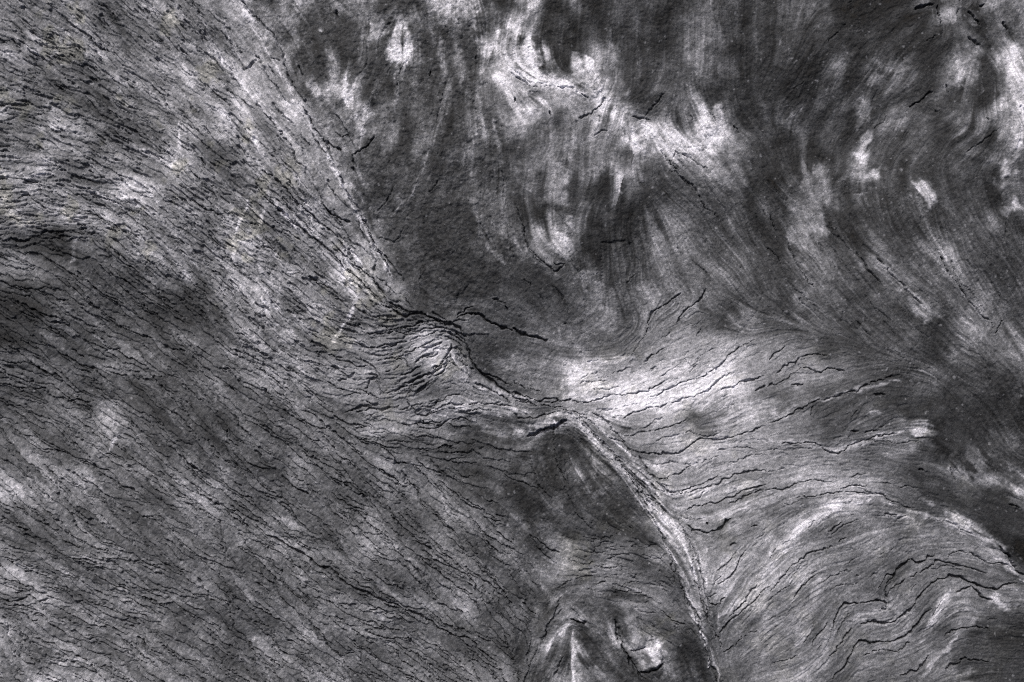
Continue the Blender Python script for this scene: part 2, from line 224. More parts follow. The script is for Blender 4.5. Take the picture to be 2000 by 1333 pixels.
(1000, 1000): """2;150,170 230,250 300,300 380,330|-2;50,620 130,660|2;1060,0 1140,130 1200,260 1260,380 1300,520 1350,660 1420,800 1460,920 1520,1130 1590,1320
2;1300,60 1380,250 1410,470 1450,620 1510,760 1560,900 1620,1040|2;1330,120 1440,370 1490,580 1540,780|2;1170,180 1230,340 1260,540|2;1520,700 1590,710 1660,650
1;1570,460 1640,400 1760,300 1880,210 1990,150|2;1600,560 1720,460 1800,290|2;1700,800 1830,650 1890,560|2;1600,930 1720,820 1850,700 1990,560
2;1640,1080 1740,1040 1800,960 1920,900|3;1350,90 1420,140 1550,150 1640,110 1700,50|3;1515,85 1530,95|3;800,840 840,960 860,1040 920,1150 980,1250 1050,1290
2;930,1080 1040,1060|2;1060,1010 1110,1000|3;1000,1240 1100,1230 1170,1180|2;1200,1200 1230,1300|3;450,830 500,850 570,870|1;350,600 440,550 540,520|1;210,1100 280,900 400,750
1;560,700 580,820|1;980,760 1050,790 1120,800|1;1330,890 1430,940|2;400,1130 370,1200 340,1280|2;10,1260 60,1310|2;1380,700 1450,820|2;1520,1100 1600,1320|1;1480,640 1540,640 1590,610
2;1700,260 1740,230|2;1850,120 1900,100|1;1300,20 1380,60 1480,60|1;1330,0 1420,50 1520,50|2;1250,440 1300,480|2;1440,560 1470,720 1530,850|1;1560,560 1620,480|2;1340,640 1380,700
1;450,370 560,410 640,400|1;500,300 620,320 730,310|1;640,440 760,430 860,400|1;700,520 820,480 960,490|1;850,570 960,540 1080,560|1;880,630 1000,640 1100,700|1;560,200 680,210 780,190
1;960,250 1040,280 1130,240|1;780,600 900,640|1;1040,560 1160,580|2;1150,760 1260,850 1350,870|1;1180,500 1260,560|2;640,560 720,550|1;1000,330 1120,360 1200,330""",
(1500, 1000): """3;500,900 530,790 590,720 680,690 780,700 880,690 930,745|3;930,745 920,620 930,520 980,500 1030,420 1050,400 1100,380 1200,400 1250,350 1300,345
2;855,615 880,540 895,510 920,490 990,480|1;945,740 938,640 960,590|3;720,885 860,870 940,880 990,860 1060,800 1120,740 1170,670 1250,590 1320,530 1400,505 1490,515 1600,550 1680,600 1800,610 1850,575 1950,565
3;500,1290 560,1230 640,1110 720,1015 800,1035 880,1020 960,1010 1090,970 1140,900 1210,820 1280,750|2;1190,480 1280,430 1300,395 1400,400 1560,440 1700,470
2;950,600 1080,520 1160,460|1;1280,450 1400,430 1540,460|3;1490,640 1590,590 1650,650 1690,680 1760,700|2;1030,1280 1130,1250 1210,1190 1260,1130
2;740,1110 880,1090 1000,1090 1060,1050 1150,1030|2;1390,1225 1470,1190 1550,1140|2;1370,980 1440,930 1560,910 1700,910 1740,940|2;0,610 80,520 170,420 300,320 420,290 500,270
1;0,680 100,600 200,530|2;190,660 230,600 350,480|1;380,560 460,500 600,460 720,440|1;590,410 700,330|1;770,400 850,350 950,300|3;1800,270 1880,370 1950,470 2000,510
2;1410,355 1520,310 1640,350 1760,400 1900,430|2;340,1030 420,920 440,850|1;270,1010 350,870|2;560,1030 640,910|1;380,1090 460,980 520,850|2;470,1110 540,1040|1;550,960 580,850 650,770
2;880,760 960,750|1;0,830 60,800|1;830,470 800,520|1;900,1190 1000,1190|2;1480,1160 1640,1150 1720,1180|1;1280,820 1350,700|3;980,490 1000,470|2;680,500 700,498|1;200,420 280,360
1;1080,420 1160,390|2;450,160 560,80|1;480,180 600,90 700,50|2;540,220 600,200|1;1000,70 1100,20|1;1300,60 1420,80 1500,130|1;1500,120 1620,190|2;900,10 1000,40|1;640,20 680,20
1;0,360 60,280|1;300,130 360,60|2;1830,310 1870,350|1;160,520 240,420|1;0,940 60,880|1;120,1160 220,1110|1;0,1180 140,1160|1;1660,840 1800,840|1;1100,640 1150,570|1;480,600 560,560 700,560""",
}
# Pale bands, some of them quartz: tone, half-width, rise, points
BANDS = """
172 13 0;1000,130 1060,165 1130,180 1190,215 1240,260 1300,265 1370,262
150 10 0;1240,310 1290,285 1340,300 1400,320
88 8 1;805,20 850,60 868,120 872,190 862,230 845,290
92 9 1;880,60 900,130 915,200 925,260 930,340 935,410 955,470 985,520
90 7 1;925,150 940,230 960,320 975,400 990,450 1020,490
95 3 1;778,120 776,170 772,220
95 3 1;735,175 722,205 712,230
95 3 1;840,300 820,350 800,390 770,420
88 6 1;965,240 978,330 985,420 1000,480
110 4 0;1088,640 1095,690 1105,740
125 15 1;1120,815 1160,850 1210,900 1255,950 1290,1005 1320,1060 1345,1120 1365,1190
165 12 1;1410,1195 1450,1160 1490,1110 1530,1065 1580,1020 1640,985
150 8 1;1300,985 1340,1012 1400,1010 1460,985 1540,955
140 6 1;1540,1180 1560,1130 1600,1090
182 6 4;455,-60 470,5 492,45 515,90 545,140 580,200 612,250 640,300 662,345 685,385
172 6 4;685,385 705,425 722,462 738,492 758,530 770,555
150 10 2;430,40 470,130 520,210 560,270 600,330
150 7 2;520,370 570,430 615,480 660,520 690,550
165 5 3;600,440 640,475 672,510 700,545 730,580 770,610 800,618
190 3.5 1;497,370 485,405 470,440 460,480 458,520
170 3.5 1;530,380 515,420 505,450
180 3.5 1;345,235 352,262 350,300 338,330
125 3 0;155,465 148,490 140,515
165 3 1;232,850 216,870 200,890
165 3.5 0;700,585 680,625 655,665 640,690
160 6 2;672,140 676,170 688,205 700,240 707,275
150 8 1;890,790 930,800 970,805 1010,800
175 8 2;845,800 880,790 920,790 960,793 1000,800 1040,806
165 8 3;872,680 885,700 900,720 915,745
160 7 3;925,745 960,760 1000,775 1050,785
160 6 4;1110,800 1150,850 1200,905 1240,960 1275,1010 1300,1060 1325,1110 1345,1170 1370,1240 1385,1300
165 5 3;1150,815 1210,870 1260,930 1300,990 1330,1050 1350,1100
178 5 3;1290,1000 1320,1050 1345,1090 1360,1140
128 2 0;1383,1260 1400,1320 1410,1360
160 8 1;1120,720 1180,705 1240,700
170 9 1;1260,940 1330,960 1400,955 1480,945
160 7 1;1400,1200 1430,1180 1460,1150 1490,1110 1520,1070 1560,1030 1610,1000
128 10 1;1550,1270 1575,1210 1590,1160 1600,1120
160 6 1;1860,1150 1835,1190 1810,1230 1800,1260
150 5 1;1790,1330 1820,1300 1850,1270 1870,1240
160 6 1;1650,965 1720,975 1780,1000 1850,1020 1920,1060 1970,1110 2010,1150
120 4 0;1440,790 1500,815 1560,790 1640,770 1700,755 1770,735
148 7 0;1500,868 1560,862 1620,880 1680,865 1760,840
130 4 1;1060,1290 1075,1260 1095,1225
130 6 1;1190,1215 1200,1240 1215,1265
"""

# wrinkles that wrap round the knot, in millimetres
KNOT = """
2;772,655 810,648 844,641 870,641 890,648 905,665 915,690|2;800,668 830,655 855,648 880,650 897,662 908,682|2;790,690 820,680 850,665 878,657 893,668 903,690
2;826,690 845,678 865,668 880,660|1;815,705 840,692 862,682|2;835,700 860,690|2;850,720 870,705 880,690|2;830,735 850,725 862,708 875,702|2;815,750 835,738 850,728 866,710
2;886,680 900,700 908,715|2;892,678 905,695 914,712|2;905,710 912,728 920,740|2;770,700 790,702 800,715|1;760,680 790,680|2;720,730 735,735 745,752
1;800,655 830,648 860,645|1;840,660 862,652 880,652|2;700,648 740,655 770,650 800,655|2;690,670 730,680 765,672|2;740,640 770,645 800,640 830,628|1;720,690 750,695 780,688 810,672
2;655,700 690,712 720,715|1;660,730 700,742 735,742|2;640,690 670,700|2;680,760 715,765 740,778|1;740,770 780,765 810,755|1;780,800 820,790 850,780 880,782|2;700,795 740,800 780,792
"""
# Single flakes and chips that stand proud: tile, rise, tone factor, outline
FLAKES = """
0,333 4 1.35;660,820 700,850 790,950 760,960 700,890
0,333 4 1.3;1120,970 1200,990 1320,1090 1290,1100 1200,1050
0,333 3 1.3;420,1110 480,1130 530,1200 500,1210 440,1170
0,333 4 1.3;590,940 690,980 720,1040 690,1040 620,985
500,666 4 1.25;750,770 790,810 830,890 800,890 765,830
500,666 4 1.3;230,1030 300,1070 400,1110 440,1160 400,1185 330,1160 270,1110
500,666 3 1.2;500,590 560,640 610,710 560,700 510,640
500,666 3 1.2;990,830 1080,920 1110,950 1060,950 1000,900
500,666 3 1.25;1060,680 1140,760 1200,830 1180,840 1100,760
500,1000 4 1.3;600,580 650,595 665,625 630,620
500,1000 4 1.2;960,770 1080,830 1090,880 1000,860 900,790
500,1000 3 1.2;680,630 800,640 830,710 750,720 690,680
500,1000 3 1.25;300,470 390,520 400,590 340,540
500,1000 4 1.25;1390,1010 1450,1020 1500,1080 1430,1080
0,1000 4 1.25;570,310 700,340 725,390 620,370
0,1000 4 1.25;880,760 960,800 990,840 900,820
0,1000 4 1.2;540,1040 640,1110 600,1125 520,1080
0,1000 4 1.2;630,910 710,990 660,985 610,940
0,1000 3 1.2;330,860 390,895 390,925 310,900
0,1000 3 1.2;780,330 880,350 915,390 820,380
0,0 4 1.3;180,350 280,340 340,410 300,450 220,400
0,0 4 1.3;410,390 470,385 525,440 470,440 420,420
0,0 4 1.25;1080,840 1180,850 1280,910 1200,925 1120,880
0,0 4 1.25;0,250 80,290 110,335 40,335 -20,310
0,0 3 1.3;890,660 950,700 935,740 850,700
0,666 4 1.25;740,580 830,600 925,690 930,725 860,800 800,690
0,666 3 1.3;1300,505 1345,530 1410,665 1380,660 1330,570
0,666 4 1.25;1480,930 1540,940 1610,1020 1560,1010 1510,970
0,666 3 1.25;1200,300 1230,310 1250,350 1225,345
0,666 3 1.2;970,150 1010,170 1060,250 1020,250 985,200
0,666 4 1.2;1310,70 1350,80 1450,170 1420,175 1340,120
0,666 3 1.2;620,990 700,1010 800,1120 810,1165 720,1120 650,1050
1000,666 9 1.0;90,615 270,592 400,562 420,620 290,690 140,740 120,690
1000,1000 8 1.0;1060,1020 1110,1010 1170,1120 1160,1180 1080,1220 1000,1240 1030,1140
1000,1000 6 1.0;840,740 900,700 1000,900 1040,960 1030,1040 960,1070 900,1000 860,850
"""
# Layers of the rock: name, level, label, outline
BIG = 700
LAYERS = [
 ("dark_slate_layer", -6, "dark crumpled slate below the knot with pale fingers",
  [(830,835),(1100,815),(1400,1000),(1400,1333+BIG),(1040,1333+BIG),(1040,1333),(1030,1200),(1050,1120),(960,1000),(870,850)]),
 ("flaky_layer", 0, "grey slaty flakes running down to the right",
  [(-BIG,470),(0,468),(110,455),(230,480),(330,560),(420,640),(540,750),(640,790),(700,825),(830,835),(870,850),(960,1000),(1050,1120),(1030,1200),(1045,1333),(1045,1333+BIG),(-BIG,1333+BIG)]),
 ("foliated_layer", 4, "grey foliated stone with countless short dark slits",
  [(-BIG,-BIG),(430,-BIG),(455,-60),(468,0),(500,45),(545,130),(590,220),(640,320),(690,400),(735,490),(770,560),(800,600),(880,632),(760,640),(630,660),(600,700),(620,770),(640,790),(540,750),(420,640),(330,560),(230,480),(110,455),(0,468),(-BIG,470)]),
 ("granular_layer", -5, "dark granular panel between the pale ridge and the quartz",
  [(430,-BIG),(935,-BIG),(935,0),(925,60),(945,120),(975,230),(985,330),(1000,430),(1040,505),(1000,520),(920,560),(880,632),(800,600),(770,560),(735,490),(690,400),(640,320),(590,220),(545,130),(500,45),(468,0),(455,-60)]),
 ("blotched_layer", 0, "dark stone blotched with white quartz",
  [(935,-BIG),(2000+BIG,-BIG),(2000+BIG,500),(1960,430),(1850,400),(1720,345),(1640,355),(1560,370),(1440,340),(1340,310),(1295,300),(1290,400),(1200,480),(1100,525),(1040,505),(1000,430),(985,330),(975,230),(945,120),(925,60),(935,0)]),
 ("striated_layer", 0, "grey stone with fine slanting striations",
  [(1100,525),(1200,480),(1290,400),(1295,300),(1340,310),(1440,340),(1560,370),(1640,355),(1720,345),(1850,400),(1960,430),(2000+BIG,500),(2000+BIG,1250),(2000,960),(1900,860),(1850,800),(1750,740),(1650,680),(1560,640),(1450,650),(1280,640),(1190,640),(1150,560)]),
 ("wedge_layer", -4, "dark wedge of stone right of the knot",
  [(880,632),(920,560),(1000,520),(1040,505),(1100,525),(1150,560),(1190,640),(1170,690),(1110,790),(1000,775),(930,720),(900,655)]),
 ("pale_fan_layer", 2, "pale fan of stone with wavy hairline cracks",
  [(1110,790),(1170,690),(1190,640),(1280,640),(1450,650),(1560,640),(1650,680),(1750,740),(1850,800),(1900,860),(2000,960),(2000+BIG,1250),(2000+BIG,1480),(2000,1130),(1950,1080),(1850,1000),(1750,955),(1600,945),(1500,960),(1400,1010),(1345,1015),(1300,970),(1230,880)]),
 ("folded_layer", 1, "grey folded stone with winding open cracks",
  [(1345,1015),(1400,1010),(1500,960),(1600,945),(1750,955),(1850,1000),(1950,1080),(2000,1130),(2000+BIG,1480),(2000+BIG,1333+BIG),(1390,1333+BIG),(1400,1333),(1385,1180),(1350,1060)]),
 ("ridge_layer", 5, "pale ridge of long parallel streaks running down to the knot",
  [(360,-BIG),(380,-60),(430,60),(500,200),(560,300),(640,420),(720,540),(800,612),(880,632),(800,600),(770,560),(735,490),(690,400),(640,320),(590,220),(545,130),(500,45),(468,0),(455,-60),(430,-BIG)]),
 ("crinkled_layer", -4, "crinkled slate with dense wavy lines beside the sheared band",
  [(1090,1050),(1200,1030),(1290,1060),(1330,1180),(1365,1290),(1300,1250),(1200,1190),(1120,1130)]),
 ("crumpled_layer", 3, "pale tightly crumpled knot of foliation",
  [(630,660),(760,640),(880,632),(900,655),(930,720),(1000,775),(1110,790),(1100,815),(1050,820),(1000,825),(930,820),(830,835),(700,825),(620,770),(600,700)]),
 ("shear_band", 6, "pale sheared band of parallel fibres curving down",
  [(1090,800),(1110,788),(1165,800),(1235,870),(1300,960),(1350,1060),(1385,1180),(1400,1333),(1390,1333+BIG),(1360,1333+BIG),(1380,1333),(1340,1180),(1305,1080),(1265,1000),(1195,920),(1120,840)]),
]
# texture of each layer: slits, flakes, fibres, hairlines, grain, mottle
TEXTURE = {
 "dark_slate_layer": (.05, .10, .35, .35, 1.1, 1.9), "flaky_layer": (.08, 1.0, .22, .0, 1.0, .7),
 "foliated_layer": (.85, .45, .45, .0, .8, .6), "granular_layer": (.0, .0, .25, .05, 1.5, 1.2),
 "blotched_layer": (.0, .0, .45, .0, .8, 1.8), "striated_layer": (.0, .08, 1.1, .0, .8, 1.0),
 "ridge_layer": (.22, .35, .70, .0, .7, .5), "crinkled_layer": (.40, .0, .30, .9, .8, .5),
 "wedge_layer": (.0, .0, .40, .30, .9, .7), "pale_fan_layer": (.16, .0, .40, .35, .5, .40),
 "folded_layer": (.16, .0, .60, .30, .6, .6), "crumpled_layer": (.30, .05, .45, .6, .7, .4),
 "shear_band": (.25, .0, 1.5, .2, .8, .6),
}

# ------------------------------------------------------------------ grid and noise
rng = np.random.default_rng(7)
S = 1.5
MX, MY = 330.0, 270.0
xs = np.arange(-MX, 2000 + MX + S / 2, S)
ys = np.arange(-MY, 1333 + MY + S / 2, S)
NX, NY = len(xs), len(ys)
X, Y = np.meshgrid(xs, ys)
X = X.astype(np.float32); Y = Y.astype(np.float32)

def bspline(t):
    t = np.abs(t)
    return np.where(t < 1, 2/3 - t*t + t**3/2, np.where(t < 2, (2 - t)**3/6, 0.0))

def interp_matrix(coords, n):
    """cubic B-spline weights of len(coords) positions on n knots (clamped)"""
    M = np.zeros((len(coords), n), np.float32)
    b = np.floor(coords).astype(int)
    r = np.arange(len(coords))
    for k in range(-1, 3):
        np.add.at(M, (r, np.clip(b + k, 0, n - 1)), bspline(coords - (b + k)).astype(np.float32))
    return M

def noise(scale, sx=1.0, sy=1.0):
    """smooth noise of unit deviation; scale = knot spacing in mm"""
    cx, cy = (xs - xs[0]) / (scale * sx) + 2, (ys - ys[0]) / (scale * sy) + 2
    if scale * min(sx, sy) <= S * 1.01:
        g = rng.standard_normal((NY, NX)).astype(np.float32)
        return g
    gx, gy = int(cx[-1]) + 4, int(cy[-1]) + 4
    G = rng.standard_normal((gy, gx)).astype(np.float32)
    # separable, sparse: four taps in each direction
    def taps(c, A):
        b = np.floor(c).astype(int); f = c - b
        o = 0
        for k in range(-1, 3):
            o = o + A[b + k] * bspline(f - k).astype(np.float32)[:, None]
        return o
    T = taps(cy, G)
    T = taps(cx, np.ascontiguousarray(T.T)).T
    return np.ascontiguousarray(T / T.std())

def fbm(scale, octaves=3, gain=0.55):
    o, a = 0, 1.0
    for k in range(octaves):
        o = o + a * noise(scale / 2**k); a *= gain
    return o / o.std()

def smooth(a, b, v):
    t = np.clip((v - a) / (b - a), 0, 1)
    return t * t * (3 - 2 * t)

def box1(A, r, axis):
    n = A.shape[axis]
    P = np.concatenate([np.repeat(A.take([0], axis), r + 1, axis), A, np.repeat(A.take([-1], axis), r, axis)], axis)
    C = np.cumsum(P, axis, dtype=np.float64)
    hi = C.take(np.arange(2*r + 1, 2*r + 1 + n), axis); lo = C.take(np.arange(0, n), axis)
    return ((hi - lo) / (2*r + 1)).astype(np.float32)

def blur(A, radius):
    r = max(1, int(round(radius / S / 1.7)))
    for _ in range(3):
        A = box1(box1(A, r, 0), r, 1)
    return A

# ------------------------------------------------------------------ read the survey
cracks = []
for (ox, oy), text in CRACKS.items():
    for item in text.replace("\n", "|").split("|"):
        item = item.strip()
        if not item:
            continue
        w, pts = item.split(";")
        p = np.array([[float(v) for v in q.split(",")] for q in pts.split()])
        cracks.append((int(w), p / 4.0 + (ox, oy)))

for item in KNOT.replace("\n", "|").split("|"):
    if item.strip():
        w, pts = item.split(";")
        cracks.append((int(w), np.array([[float(v) for v in q.split(",")] for q in pts.split()])))

def curve(p, step=6.0):
    """Catmull-Rom through the points"""
    if len(p) < 3:
        n = max(2, int(np.hypot(*(p[-1] - p[0])) / step)); t = np.linspace(0, 1, n + 1)[:, None]
        return p[0] * (1 - t) + p[-1] * t
    q = np.vstack([2*p[0] - p[1], p, 2*p[-1] - p[-2]])
    out = []
    for i in range(1, len(q) - 2):
        n = max(1, int(np.hypot(*(q[i+1] - q[i])) / step)); t = np.linspace(0, 1, n, endpoint=False)[:, None]
        out.append(.5*(2*q[i] + (q[i+1]-q[i-1])*t + (2*q[i-1]-5*q[i]+4*q[i+1]-q[i+2])*t**2 + (3*q[i]-q[i-1]-3*q[i+1]+q[i+2])*t**3))
    out.append(p[-1:])
    return np.vstack(out)

# lie of the foliation on a 20 mm grid: arrows and crack tangents, averaged as double angles
src = []
for q in LIE.replace("\n", ";").split(";"):
    if q.strip():
        x, y, a = map(float, q.split()); src.append((x, y, math.radians(a), 5.0))
for w, p in cracks:
    if w < 0: continue
    c = curve(p, 24.0)
    for a, b in zip(c[:-1], c[1:]):
        d = b - a; src.append(((a[0]+b[0])/2, (a[1]+b[1])/2, math.atan2(d[1], d[0]), .5 if w < 0 else 1.0))
src = np.array(src)
gx = np.arange(xs[0] - 20, xs[-1] + 41, 20.0); gy = np.arange(ys[0] - 20, ys[-1] + 41, 20.0)
GX, GY = np.meshgrid(gx, gy)
C2 = np.zeros(GX.shape); S2 = np.zeros(GX.shape)
for x, y, a, w in src:
    k = w / ((GX - x)**2 + (GY - y)**2 + 500.0)**1.6
    C2 += k*math.cos(2*a); S2 += k*math.sin(2*a)
nr = np.hypot(C2, S2); C2 /= nr; S2 /= nr
def from_coarse(G):
    cx = (xs - gx[0]) / 20.0; cy = (ys - gy[0]) / 20.0
    return interp_matrix(cy, len(gy)) @ G.astype(np.float32) @ interp_matrix(cx, len(gx)).T
C2 = from_coarse(C2); S2 = from_coarse(S2)
ANG = 0.5 * np.arctan2(S2, C2) + 0.10 * noise(26) + 0.07 * noise(11)
DX = np.cos(ANG).astype(np.float32); DY = np.sin(ANG).astype(np.float32)

# ------------------------------------------------------------------ layers
wob_x = 9 * noise(40) + 4 * noise(14); wob_y = 9 * noise(40) + 4 * noise(14)
XW = X + wob_x; YW = Y + wob_y
def inside(poly, PX, PY):
    poly = np.asarray(poly, float)
    x0, y0 = poly.min(0) - 30; x1, y1 = poly.max(0) + 30
    c0, c1 = np.searchsorted(xs, [x0, x1]); r0, r1 = np.searchsorted(ys, [y0, y1])
    px = PX[r0:r1, c0:c1]; py = PY[r0:r1, c0:c1]
    m = np.zeros(px.shape, bool)
    for (ax, ay), (bx, by) in zip(poly, np.roll(poly, -1, 0)):
        if ay == by: continue
        hit = ((ay > py) != (by > py)) & (px < (bx - ax) * (py - ay) / (by - ay) + ax)
        m ^= hit
    out = np.zeros(X.shape, bool); out[r0:r1, c0:c1] = m
    return out
region = np.zeros(X.shape, np.int16)
for i, (nm, lev, lab, poly) in enumerate(LAYERS):
    region[inside(poly, XW, YW)] = i
slit_w, flake_w, fibre_w, hair_w, grain_w, mottle_w = [np.zeros(X.shape, np.float32) for _ in range(6)]
level = np.zeros(X.shape, np.float32)
for i, (nm, lev, lab, poly) in enumerate(LAYERS):
    m = blur((region == i).astype(np.float32), 22.0)
    for W, v in zip((slit_w, flake_w, fibre_w, hair_w, grain_w, mottle_w), TEXTURE[nm]):
        W += m * v
    level += m * lev

# ------------------------------------------------------------------ noise drawn out along the foliation
chan = np.stack([noise(2.4), noise(3.6), noise(9), noise(2.0), noise(15), noise(2.2), noise(14)], -1).astype(np.float32)
reach = np.array([15, 30, 44, 96, 92, 16, 56], np.float32)      # half-lengths, mm
acc = chan.copy()
STEP = 2.0
for sgn in (1, -1):
    ix = np.arange(NX, dtype=np.float32)[None, :].repeat(NY, 0); iy = np.arange(NY, dtype=np.float32)[:, None].repeat(NX, 1)
    vx, vy = DX * sgn, DY * sgn
    for k in range(1, 41):
        st = STEP * (1 if k <= 16 else 1.7) / S
        ix = ix + vx * st; iy = iy + vy * st
        jx = np.clip(np.rint(ix), 0, NX - 1).astype(np.int32); jy = np.clip(np.rint(iy), 0, NY - 1).astype(np.int32)
        flat = jy * NX + jx
        nx_, ny_ = DX.ravel()[flat], DY.ravel()[flat]
        f = np.where(nx_ * vx + ny_ * vy < 0, -1, 1).astype(np.float32)
        vx, vy = nx_ * f, ny_ * f
        dist = STEP * (k if k <= 16 else 16 + (k - 16) * 1.7)
        for c in range(7):
            if dist < reach[c]:
                wgt = 0.5 + 0.5 * math.cos(math.pi * dist / reach[c])
                acc[..., c] += wgt * (1 if k <= 16 else 1.7) * chan[..., c].ravel()[flat]
acc -= acc.mean((0, 1)); acc /= acc.std((0, 1))
slit_n, slit_l, plate_n, fibre_n, broad_n, line_n, lens_n = [np.ascontiguousarray(acc[..., c]) for c in range(7)]
del acc, chan

# ------------------------------------------------------------------ relief
H = level + 9 * noise(230) + 4 * noise(90)
soft = noise(18); mod = noise(9); fine = noise(3.2)
JX = X + 1.4 * noise(13) + 0.9 * noise(5) + 0.6 * noise(2.6); JY = Y + 1.4 * noise(13) + 0.9 * noise(5) + 0.6 * noise(2.6)
# overlapping flakes: pointed plates laid along the foliation, each tilted up to its lower-left rim
scales = np.zeros(X.shape, np.float32); scale_tone = np.zeros(X.shape, np.float32)
def scatter(n, box, half, slim, rise, weight):
    x0, y0, x1, y1 = box
    px, py = rng.uniform(x0, x1, n), rng.uniform(y0, y1, n)
    order = np.argsort(px * 0.64 - py * 0.77 + rng.normal(0, 60, n))
    for k in order:
        x, y = px[k], py[k]
        cx, cy = int((x - xs[0]) / S), int((y - ys[0]) / S)
        if not (0 <= cx < NX and 0 <= cy < NY): continue
        wk = weight[cy, cx]
        if rng.random() > wk: continue
        L = rng.uniform(*half) * rng.uniform(0.6, 1.3); W = max(1.6, L * rng.uniform(*slim))
        a = ANG[cy, cx] + rng.normal(0, 0.10); ca, sa = math.cos(a), math.sin(a)
        if ca < 0: ca, sa = -ca, -sa
        R = int(L * 1.15 / S) + 3
        sl = (slice(max(cy - R, 0), cy + R), slice(max(cx - R, 0), cx + R))
        dx, dy = JX[sl] - x, JY[sl] - y
        u = (dx * ca + dy * sa) / L; v = (-dx * sa + dy * ca) / W
        v = v + rng.normal(0, 0.35) * (u * u - 0.3)
        lim = (1 - np.abs(u + rng.uniform(-.25, .25) * (1 - u * u))**rng.uniform(1.2, 2.2))
        m = (np.abs(v) < lim) & (np.abs(u) < 1)
        h = rise * rng.uniform(0.45, 1.25)
        rim = (v >= lim) & (v < lim + 1.9 / W) & (np.abs(u) < 0.9) & (lim > 0.1)
        F = scales[sl]
        F[rim] = np.minimum(F[rim], -0.7 * h * rng.uniform(0.1, 1.0))
        F[m] = (h * (0.50 + 0.42 * v))[m]
        scale_tone[sl][m] = rng.normal(0, 1)
scatter(3800, (-250, 380, 1150, 1560), (24, 72), (.09, .18), 5.8, np.clip(flake_w * 1.1, 0, 1))
scatter(8000, (-250, -250, 1150, 900), (9, 34), (.10, .20), 3.6, np.clip(slit_w * 1.2 - 0.2, 0, 1))
scatter(500, (-250, 750, 1000, 1560), (8, 20), (.14, .24), 3.0, np.clip(flake_w, 0, 1))
H += scales
# short slits
open_ = 0.25 * noise(130) + 0.18 * soft
open_ += 0.30 * np.clip(slit_w - 0.3, -0.3, 0.5)
slit = smooth(1.0, 1.4, slit_n * 0.55 + slit_l * 0.80 + open_)
H -= slit * np.clip(slit_w * 1.6, 0, 1.1) * (5.0 + 2.5 * np.clip(soft, -1, 1))
H += slit_w * 0.9 * slit_l + slit_w * 1.4 * plate_n
# fibres and striations
strand = smooth(0.9, 2.0, fibre_n + 0.25 * soft)
H += fibre_w * (0.45 * fibre_n + 0.40 * line_n)
H -= np.clip(fibre_w, 0, 1.5) * (2.6 * strand + 2.0 * smooth(1.5, 2.3, line_n))
# broken hairlines that follow the foliation
hv = np.abs(plate_n + 0.35 * slit_l + 0.1 * fine)
hair = smooth(0.13, 0.03, hv) * smooth(-0.2, 0.7, noise(26) + 0.4 * mod)
H -= hair * hair_w * 5.0
# granular skin
H += grain_w * (0.36 * noise(3.0) + 0.26 * noise(1.5) + 0.42 * noise(6.5) + 0.6 * soft)
pit = smooth(2.2, 2.9, noise(4.0) + 0.5 * noise(2.4))
H -= pit * 1.5 * np.clip(grain_w, 0, 1)

# surveyed cracks: jittered, uneven in width, broken here and there
vary = 0.7 * noise(16) + 0.7 * noise(6); gap = 0.8 * noise(22) + 0.6 * noise(7)
cut = np.zeros(X.shape, np.float32)
lip = np.zeros(X.shape, np.float32)
def seg_field(p, margin, fn):
    c = curve(np.asarray(p, float), 8.0)
    x0, y0 = c.min(0) - margin - 9; x1, y1 = c.max(0) + margin + 9
    # in short runs, to keep boxes small
    for i in range(0, len(c) - 1, 5):
        s = c[i:i + 6]
        a0, b0 = s.min(0) - margin - 9; a1, b1 = s.max(0) + margin + 9
        c0, c1 = np.searchsorted(xs, [a0, a1]); r0, r1 = np.searchsorted(ys, [b0, b1])
        if c1 <= c0 or r1 <= r0: continue
        px, py = JX[r0:r1, c0:c1], JY[r0:r1, c0:c1]
        best = np.full(px.shape, 1e9, np.float32); prog = np.zeros(px.shape, np.float32)
        for k, (a, b) in enumerate(zip(s[:-1], s[1:])):
            d = b - a; L2 = float(d @ d) or 1e-6
            t = np.clip(((px - a[0])*d[0] + (py - a[1])*d[1]) / L2, 0, 1)
            dd = (px - a[0] - t*d[0])**2 + (py - a[1] - t*d[1])**2
            u = dd < best
            best = np.where(u, dd, best); prog = np.where(u, (i + k + t) / (len(c) - 1), prog)
        fn((slice(r0, r1), slice(c0, c1)), np.sqrt(best), prog)
for w, p in cracks:
    wd, dp = {1: (1.15, 5.0), 2: (1.3, 9.0), 3: (1.9, 14.0), -2: (2.6, 2.4), -3: (5.5, 4.0)}[w]
    def put(sl, d, t, wd=wd, dp=dp, w=w):
        taper = np.clip(np.minimum(t, 1 - t) * 7 + 0.5, 0, 1)
        ww = wd * (0.85 + 0.38 * np.clip(vary[sl], -1.4, 2)) * taper
        ww = np.maximum(ww, 0.5)
        g = smooth({1: -1.5, 2: -2.4, 3: -3.2}[w], {1: -0.6, 2: -1.3, 3: -2.0}[w], gap[sl]) if w > 0 else 1.0
        v = dp * g * taper * np.exp(-(d / ww)**(4 if w > 0 else 2))
        cut[sl] = np.maximum(cut[sl], v)
        if w > 0:
            lip[sl] = np.maximum(lip[sl], 1.2 * g * np.exp(-(d / (wd * 3.0))**2))
    seg_field(p, 16.0, put)
H += lip * 0.8 - cut

# ------------------------------------------------------------------ stone tone
def lin(v):
    v = np.asarray(v, np.float32) / 255.0
    return np.where(v <= 0.04045, v / 12.92, ((v + 0.055) / 1.055)**2.4)
T = np.array([[float(v) for v in r.split()] for r in TONE.strip().splitlines()], np.float32)
